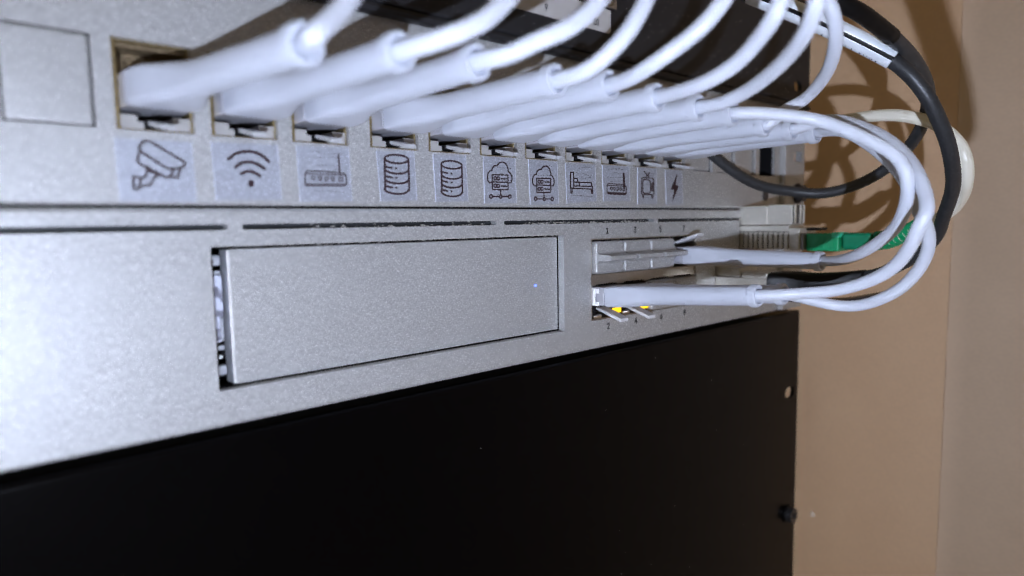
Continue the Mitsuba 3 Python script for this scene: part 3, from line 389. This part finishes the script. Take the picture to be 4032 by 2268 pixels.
# pull-tab dust covers in the port block
def dust_cover(k, up, label):
    d = thing('dust_cover', label, 'dust cover', None)
    c = 14 * k
    z0, z1 = (23.85, 34.0) if up else (9.9, 20.0)
    body = rbx(c - 6.75, c + 6.75, -1.5, 6, z0, z1, .9)
    obj('body', body, 'mat_silver', d)
    zt = 29.0 if up else 14.9
    def ring(y, hw, hh): return np.array([[c + sx * hw, y, zt + sz * hh] for sx, sz in ((-1, -1), (1, -1), (1, 1), (-1, 1))])
    prof = [(-1.3, 6.6, 2.3), (-1.7, 6.6, 1.5), (-2.4, 6.55, .95), (-6.2, 6.5, .8), (-7.0, 6.2, .55)]
    obj('tab', loft([ring(*q) for q in prof]), 'mat_silver', d, 50)
dust_cover(0, True, 'silver pull-tab dust cover in port 1, leftmost of the upper three')
dust_cover(1, True, 'silver pull-tab dust cover in port 3, middle of the upper three')
dust_cover(2, True, 'silver pull-tab dust cover in port 5, next to the upper white plug')
dust_cover(2, False, 'silver dust cover in port 6 behind the lower white plugs')
dust_cover(3, False, 'silver dust cover in port 8, farthest right of the lower row')

# ------------------------------------------------------------------ black blank panel below, patch panel above
bp = thing('blank_panel', 'tall smooth black blank panel below the gateway', 'blank panel')
pl = rounded_plate(-349, 133.6, -0.6, 1.0, -178, -1.35, 1.3)
slot = lambda z: m3.Manifold.batch_hull([cyl_y(124.4, z, -5, 5, 2.7, 20), cyl_y(127.4, z, -5, 5, 2.7, 20)])
pl = pl - slot(-38.1) - slot(-139.7)
obj('plate', pl, 'mat_black_panel', bp)
obj('flange', bx(-349, 133, 1.1, 16, -3.0, -1.5), 'mat_black_edge', bp, False)
obj('specks', join(*[blob((random.uniform(-150, 120), -0.65, random.uniform(-125, -6)), random.uniform(.05, .14), (1, .4, 1), 0, k) for k in range(46)]), 'mat_dust', bp, False, kind='stuff', label='scattered pale dust specks on the black panel')
screw(126.5, -95.3, -0.6, 'shiny black screw at the right end of the black blank panel')
screw(125.0, 50.8, -2.2, 'black screw in the switch ear behind the crossing black cable')
pp = thing('patch_bay', 'dusty black patch panel with numbered label strip above the switch', 'patch panel')
pl = rounded_plate(-349, 133.6, -2.4, -0.6, 89.0, 133, 1.3)
pl = pl - m3.Manifold.batch_hull([cyl_y(121.4, 96.2, -6, 5, 2.2, 18), cyl_y(124.2, 96.2, -6, 5, 2.2, 18)])
JX = [-52.5 + 19.0 * k for k in range(3)]
for x in JX: pl -= bx(x, x + 15.5, -6, 5, 103.2, 122)
obj('plate', pl, 'mat_black_powder', pp)
obj('lower_fold', profile_x([(-2.0, 89.2), (-3.0, 88.7), (-3.3, 87.9), (-3.0, 87.1), (-2.0, 86.7), (12, 86.7 + 2.0), (12, 89.2)][::-1], -349, 133.4), 'mat_black_powder', pp)
st = obj('label_strip', poly_y(Polygon([(-58, 96.1), (-1.9, 96.1), (-1.2, 97.0), (-1.2, 102.9), (-58, 102.9)]), -2.75, -2.42), 'mat_label_strip', pp, False)
for t, x in (('8', -47.6), ('9', -28.6), ('10', -8.0)):
    w = meshkit.text_mesh(t, 1.9, 0.1); v = np.array(w.vertices); v = v - [(v[:, 0].min() + v[:, 0].max()) / 2, (v[:, 1].min() + v[:, 1].max()) / 2, 0]
    obj('number', (np.stack([v[:, 0] * .8 + x, -2.78 - v[:, 2], v[:, 1] + 98.4], 1), np.array(w.faces)), 'mat_number', st, False)
for x in JX:
    j = obj('jack', bx(x + .2, x + 15.3, -3.4, 14, 103.4, 121.8) - bx(x + 1.4, x + 14.1, -5, 12, 104.6, 120.5), 'mat_nickel', pp, False)
    obj('latch', join(bx(x + 2.5, x + 6.0, -4.6, 2, 103.9, 105.6), bx(x + 9.0, x + 12.5, -4.4, 2, 103.9, 105.2)), 'mat_bronze', j, False)
    obj('cavity', bx(x + 1.5, x + 14.0, 8, 9, 104.7, 120.4), 'mat_cavity', j, False)
obj('grit', dust(420, lambda r: (r.uniform(-110, 125), -2.45, 89.5 + 20 * r.random() ** 1.4), 11, .04, .13), 'mat_dust', pp, False, kind='stuff', label='pale grit stuck to the black powder coat')

# ------------------------------------------------------------------ white patch cables
BZ = 64.25
def boot_mesh(S, E, flip=1):
    S, E = np.array(S, float), np.array(E, float); L = np.linalg.norm(E - S); d = (E - S) / L
    X = np.array([1.0, 0, 0]) - d * d[0]; X /= np.linalg.norm(X); Zv = np.cross(X, d) ; Zv = Zv if Zv[2] > 0 else -Zv
    sec = [(0, 11.3, 6.2, 9), (.5, 11.6, 6.5, 9), (3.2, 11.6, 6.5, 8), (5.5, 11.0, 6.5, 7), (8.0, 9.2, 6.4, 5), (11.0, 7.0, 6.2, 3.6), (14.0, 5.8, 5.8, 2.8), (18, 5.45, 5.5, 2.3), (30, 5.3, 5.35, 2.1),
           (L - 3.2, 5.2, 5.2, 2), (L - 2.9, 4.7, 4.7, 2), (L - 2.3, 4.7, 4.7, 2), (L - 2.0, 6.1, 6.1, 2), (L - .4, 6.1, 6.1, 2), (L, 5.5, 5.5, 2), (L - .03, 4.4, 4.4, 2), (L - 1.6, 4.0, 4.0, 2)]
    rings = []
    for s, w, h, e in sec:
        q = superring(w, h, e); rings.append(S + d * s + q[:, :1] * X + q[:, 1:] * Zv)
    v, f = loft(rings)
    nubs = [blob(S + d * s + X * (sx * 2.66) + Zv * sz, .3, (.7, 1.4, .7), 1, 5) for s, sx, sz in ((19, -1, -.6), (38, -1, -.9), (19, 1, .6), (26, -.75, -2.2))]
    w, g = join((v, f), *nubs)
    return w, g, d, X, Zv
def plug_end(parent, S, E, up, latch_end=8.5):
    w, g, d, X, Zv = boot_mesh(S, E)
    obj('boot', (w, g), 'mat_white', parent, 40)
    S = np.array(S, float)
    x, y, z = S
    pk = obj('plug', rbx(x - 5.7, x + 5.7, y + .05, y + 15, z - 2.75, z + 3.0, .3), 'mat_plug', parent, 30)
    s = 1 if up else -1
    def ring(yy, zz, hw, t): return np.array([[x + a * hw, yy, zz + b * t] for a, b in ((-1, -1), (1, -1), (1, 1), (-1, 1))])
    rs = [ring(3.0, z + s * 4.3, 2.0, .3), ring(1.0, z + s * 4.8, 2.0, .4), ring(-1.3, z + s * 5.5, 2.0, .5), ring(-6.9, z + s * (7.3 if z < 50 else 6.7), 1.8, .5)]
    if z > 50:
        rs = [ring(-0.2, z - 5.1, 1.5, .35), ring(-1.6, z - 5.45, 1.5, .42), ring(-6.9, z - 6.6, 1.25, .42)]
        obj('latch_root', bx(x - 1.6, x + 1.6, 0.2, 2.2, z - 5.9, z - 4.7), 'mat_cavity', pk, False)
    obj('latch', loft(rs), 'mat_clear' if z < 50 else 'mat_clear_grey', pk, False)
def cable_mesh(pts, r=1.5, taper=True):
    p = spline(pts); n = len(p); rr_ = np.full(n, r)
    return tube(p, rr_, 20)
LEAN = [(6.2, -.4), (4.8, .9), (3.2, 1.5), (3.0, 1.0), (1.7, 2.0), (1.3, 1.5), (.9, 1.0), (-.2, 1.1), (-.3, -.2), (-1.2, -.2), (-2.5, .1)]
def patch_cable(k, path, label, second=None):
    c = thing('patch_cable', label, 'patch cable', None)
    x = port_x(k) + 6.5
    ox, oz = LEAN[k]
    if not second:
        path = list(path); px, py, pz = path[-1]
        path += [(px + 2.5, py + 4, pz + 22), (px + 3, py + (14 if py < -60 else 6), pz + 55), (px + 3, py + (30 if py < -60 else 14), pz + 100)]
    S, E = (x, -4.2, BZ), (x + ox, -50.1, BZ + oz)
    plug_end(c, S, E, False)
    pts = [(x + ox * .93, -47, BZ + oz * .93), (x + ox * 1.01, -50.5, BZ + oz)] + list(path)
    if second:
        S2, E2, up = second; S2, E2 = np.array(S2, float), np.array(E2, float); d = (E2 - S2) / np.linalg.norm(E2 - S2)
        pts += [tuple(E2 + d * .3), tuple(E2 - d * 3)]
    obj('cable', cable_mesh(pts), 'mat_white_cable', c, True)
    if second: plug_end(c, second[0], second[1], second[2])
    return c
LAB = ['security camera', 'wireless arcs', 'faint wide router', 'larger drum stack', 'smaller drum stack', 'larger cloud and servers', 'smaller cloud beside the bed']
for k in range(7):
    patch_cable(k, PATHS[f'c{k+1}'][(0 if k in (0,) else 1):], f'white patch cable above the {LAB[k]} sticker, rising out of view')
patch_cable(7, PATHS['c8'][2:-2], 'white patch cable looping from above the bed sticker to upper port 7', ((42.0, -3.5, 27.7), (41.0, -49.3, 27.0), True))
patch_cable(8, PATHS['c9'][2:], 'white patch cable above the small router sticker, curving up at far right')
patch_cable(9, PATHS['c10'][2:-2], 'white patch cable looping from above the television to lower port 2', ((0.0, -3.4, 16.9), (1.0, -50.2, 20.1), False))
patch_cable(10, PATHS['c11'][2:-2], 'white patch cable hanging lowest, looping from above the lightning bolt', ((14.1, -3.6, 16.4), (14.6, -50.6, 19.4), False))

# ------------------------------------------------------------------ optical module and green fibre lead
tm = thing('transceiver_module', 'bulky silver optical module with ribbed side in the upper right cage', 'transceiver')
obj('upper_housing', join(rbx(81.7, 91.2, -10.7, 1.5, 37.7, 45.2, .35), rbx(81.7, 91.2, -20.5, -11.2, 37.7, 45.4, .35), bx(82.1, 90.8, -11.3, -10.6, 38.0, 44.8)), 'mat_zinc', tm)
obj('end_plate', bx(82.3, 90.9, -20.75, -20.45, 38.1, 45.1), 'mat_bay_dark', tm, False)
for x in (82.6, 87.0, 89.6): obj('end_ridge', rbx(x, x + 1.1, -21.3, -20.7, 38.1, 45.2, .2), 'mat_zinc', tm)
obj('shoulder', rbx(81.4, 95, -19.5, 1.4, 35.2, 37.55, .3), 'mat_zinc', tm)
ribs = [bx(81.75, 94.6, -19.2, 1.3, 28.6, 35.1)]
for k in range(10): ribs.append(rbx(81.35, 94.9, -19.2 + 2.02 * k, -19.2 + 2.02 * k + 1.58, 28.5, 35.0, .2, 6))
for q in ribs[1:]: obj('rib', q, 'mat_zinc', tm)
obj('core', ribs[0], 'mat_bay_dark', tm, False)
obj('nose', rbx(81.3, 95.2, -23.7, -19.4, 28.2, 36.6, .45), 'mat_zinc', tm)
obj('collar', rbx(82.0, 94.5, -24.9, -23.75, 28.4, 34.4, .2), 'mat_silver_dark', tm)
obj('release_tab', rbx(84, 92, -29.2, -24.95, 35.5, 36.5, .2), 'mat_black_boot', tm)
fb = thing('fibre_cable', 'cream fibre cable with green connector plugged into the optical module', 'fibre cable')
cn = obj('connector', join(rbx(83.8, 92.8, -36.6, -25, 28.0, 34.4, .4), *[rbx(83.65, 93, -34.6 + 1.0 * k, -34.6 + 1.0 * k + .55, 28.6, 33.8, .12, 6) for k in range(6)]), 'mat_green', fb)
obj('key', rbx(83.5, 92, -36.8, -34.2, 33.0, 34.8, .25), 'mat_mint', cn)
obj('sleeve', join(rbx(84.6, 92.0, -47.4, -37.2, 28.6, 34.6, 1.2), rbx(84.2, 92.4, -49.6, -47.6, 28.5, 35.2, 1.0)), 'mat_green_dark', fb)
tail = spline([(88.2, -49.4, 31.8), (87.6, -53, 32.6), (86.5, -57.5, 34.6), (84.6, -62, 37.3)], 10)
obj('strain_relief', tube(tail, np.linspace(2.5, 2.15, len(tail)), 20), 'mat_cream', fb, True)
for k in range(7):
    i = int(2 + k * (len(tail) - 5) / 6.6); q = tail[i:i + 4]
    obj('strain_rib', tube(np.array([q[0], q[0] + (q[-1] - q[0]) * .33, q[0] + (q[-1] - q[0]) * .66, q[-1]]) if len(q) > 1 else q, 3.25 - .12 * k, 18), 'mat_green', fb, 40)
obj('strain_web', tube(tail + np.array([-1.1, 0, 1.1]), 1.5, 10), 'mat_green', fb, True)
obj('cable', tube(spline([tuple(tail[-3])] + PATHS['fiber'][1:] + [(77.8, -8.0, 72.6), (78.2, 0.6, 71.0)]), 1.85, 20), 'mat_cream', fb, True)

# ------------------------------------------------------------------ direct attach cable, second black cable
da = thing('attach_cable', 'thick black cable looping from the lower cage up to a white wrapped label', 'black cable')
obj('latch_cover', rbx(64.3, 77.5, -9.6, 1.5, 18.9, 22.2, .4), 'mat_zinc', da)
obj('shell', join(rbx(64.0, 78, -20.2, 2, 12.6, 18.6, .4), rbx(64.2, 77.8, -20.2, -10.4, 18.4, 20.8, .4)), 'mat_zinc', da)
hd = []
for y, w, h, z in ((-20.3, 13, 7.6, 17.0), (-22, 13.2, 8.0, 17.0), (-27, 12.6, 7.6, 17.2), (-31, 9.5, 6.0, 17.6), (-33, 8.0, 5.4, 17.9), (-38, 7.4, 5.2, 18.3), (-46, 6.2, 4.9, 19.4), (-46.5, 4.6, 4.2, 19.5)):
    q = superring(w, h, 4); hd.append(np.stack([q[:, 0] + 70 + (-20.3 - y) * .48, q[:, 0] * 0 + y, q[:, 1] + z], 1))
obj('strain_boot', loft(hd), 'mat_black_boot', da, 40)
obj('pull_strap', loft([np.array([[x + a * 4, y + a * 1.0, z + b * .45] for a, b in ((-1, -1), (1, -1), (1, 1), (-1, 1))]) for x, y, z in spline([(68, -20, 11.4), (71, -33, 11.2), (73, -44, 11.9), (73.2, -51, 13.9), (73.4, -59, 15.6)], 8)]), 'mat_strap', da, 40)
pathA = spline([(76, -30, 17.6), (79.5, -37, 18.2)] + PATHS['A'][1:] + [(17, -18, 116), (17, -12, 135), (20, -12, 190)])
obj('cable', tube(pathA, 1.95, 22), 'mat_black_cable', da, True)
sl = spline(PATHS['sleeve'])
lab = obj('label_wrap', tube(sl, 2.3, 26), 'mat_label', da, True, label='white printed label wrapped round the black cable')
tdir = np.gradient(sl, axis=0); tdir /= np.linalg.norm(tdir, axis=1, keepdims=True)
view = CAM - sl; view /= np.linalg.norm(view, axis=1, keepdims=True)
front = view - tdir * (view * tdir).sum(1, keepdims=True); front /= np.linalg.norm(front, axis=1, keepdims=True); side = np.cross(tdir, front)
side = side * np.sign(side[:, 2:3].mean())
fixed_front, fixed_side = front.mean(0), side.mean(0)
ax = sl + 2.05 * fixed_front + 0.45 * fixed_side
obj('seam', tube(ax, 0.62, 10), 'mat_black_boot', lab, True)
obj('flap', tube(sl + 0.9 * fixed_side + 0.25 * fixed_front, 2.25, 20), 'mat_label', lab, True)
marks = []
rm = random.Random(5)
for t in np.linspace(.12, .62, 11):
    i = int(t * (len(sl) - 1)); c = sl[i] - 2.35 * fixed_side * .88 + 2.5 * fixed_front * .47
    a = tdir[i]; b = fixed_side * .6 + fixed_front * .3
    for s in range(2):
        p0 = c + a * rm.uniform(-.5, .5) - b * rm.uniform(0, .3); p1 = p0 + a * rm.uniform(-.3, .5) + b * rm.uniform(.4, .8)
        marks.append(tube(np.array([p0, (p0 + p1) / 2, p1]), .1, 6))
obj('print', join(*marks), 'mat_ink', lab, False)
bc = thing('black_cable', 'black cable crossing in front of the switch end and behind the white loops', 'black cable')
pathB = spline([(41.0, -3.6, 84.5), (40.6, -3.8, 77.5)] + PATHS['B'] + [(-5, -52, 101), (-10, -40, 116), (-14, -24, 150), (-16, -16, 200)])
obj('cable', tube(pathB, 1.85, 22), 'mat_black_cable', bc, True)
obj('joint_sleeve', tube(np.array([pathB[-66 - 56 + k] for k in range(0, 60, 4)]), 2.1, 22), 'mat_black_boot', bc, True)

# added lead loop outside the right edge, placed to cast the wall shadow
hl = thing('added_shadow_lead', 'added black lead beyond the right edge, put there to cast the dark wall shadow', 'black cable')
hp = spline([(-20, -30, 240), (-28, -90, 140), (-31.2, -112, 90), (-31.2, -116.3, 70.8), (-31.2, -118.9, 61.6), (-31.2, -121.5, 53.9), (-31.2, -123.5, 47.4), (-31.2, -125.0, 42.0), (-33.5, -126.8, 36.8), (-41, -130.0, 33.0), (-52, -134.5, 31.0),
    (-59, -136.8, 33.0), (-61.5, -136.6, 38.0), (-61.5, -134.6, 44.4), (-61.5, -132.2, 52.6), (-61.5, -127, 68), (-60, -115, 100), (-54, -90, 160), (-44, -40, 250)])
obj('cable', tube(hp, 2.3, 20), 'mat_black_cable', hl, True)
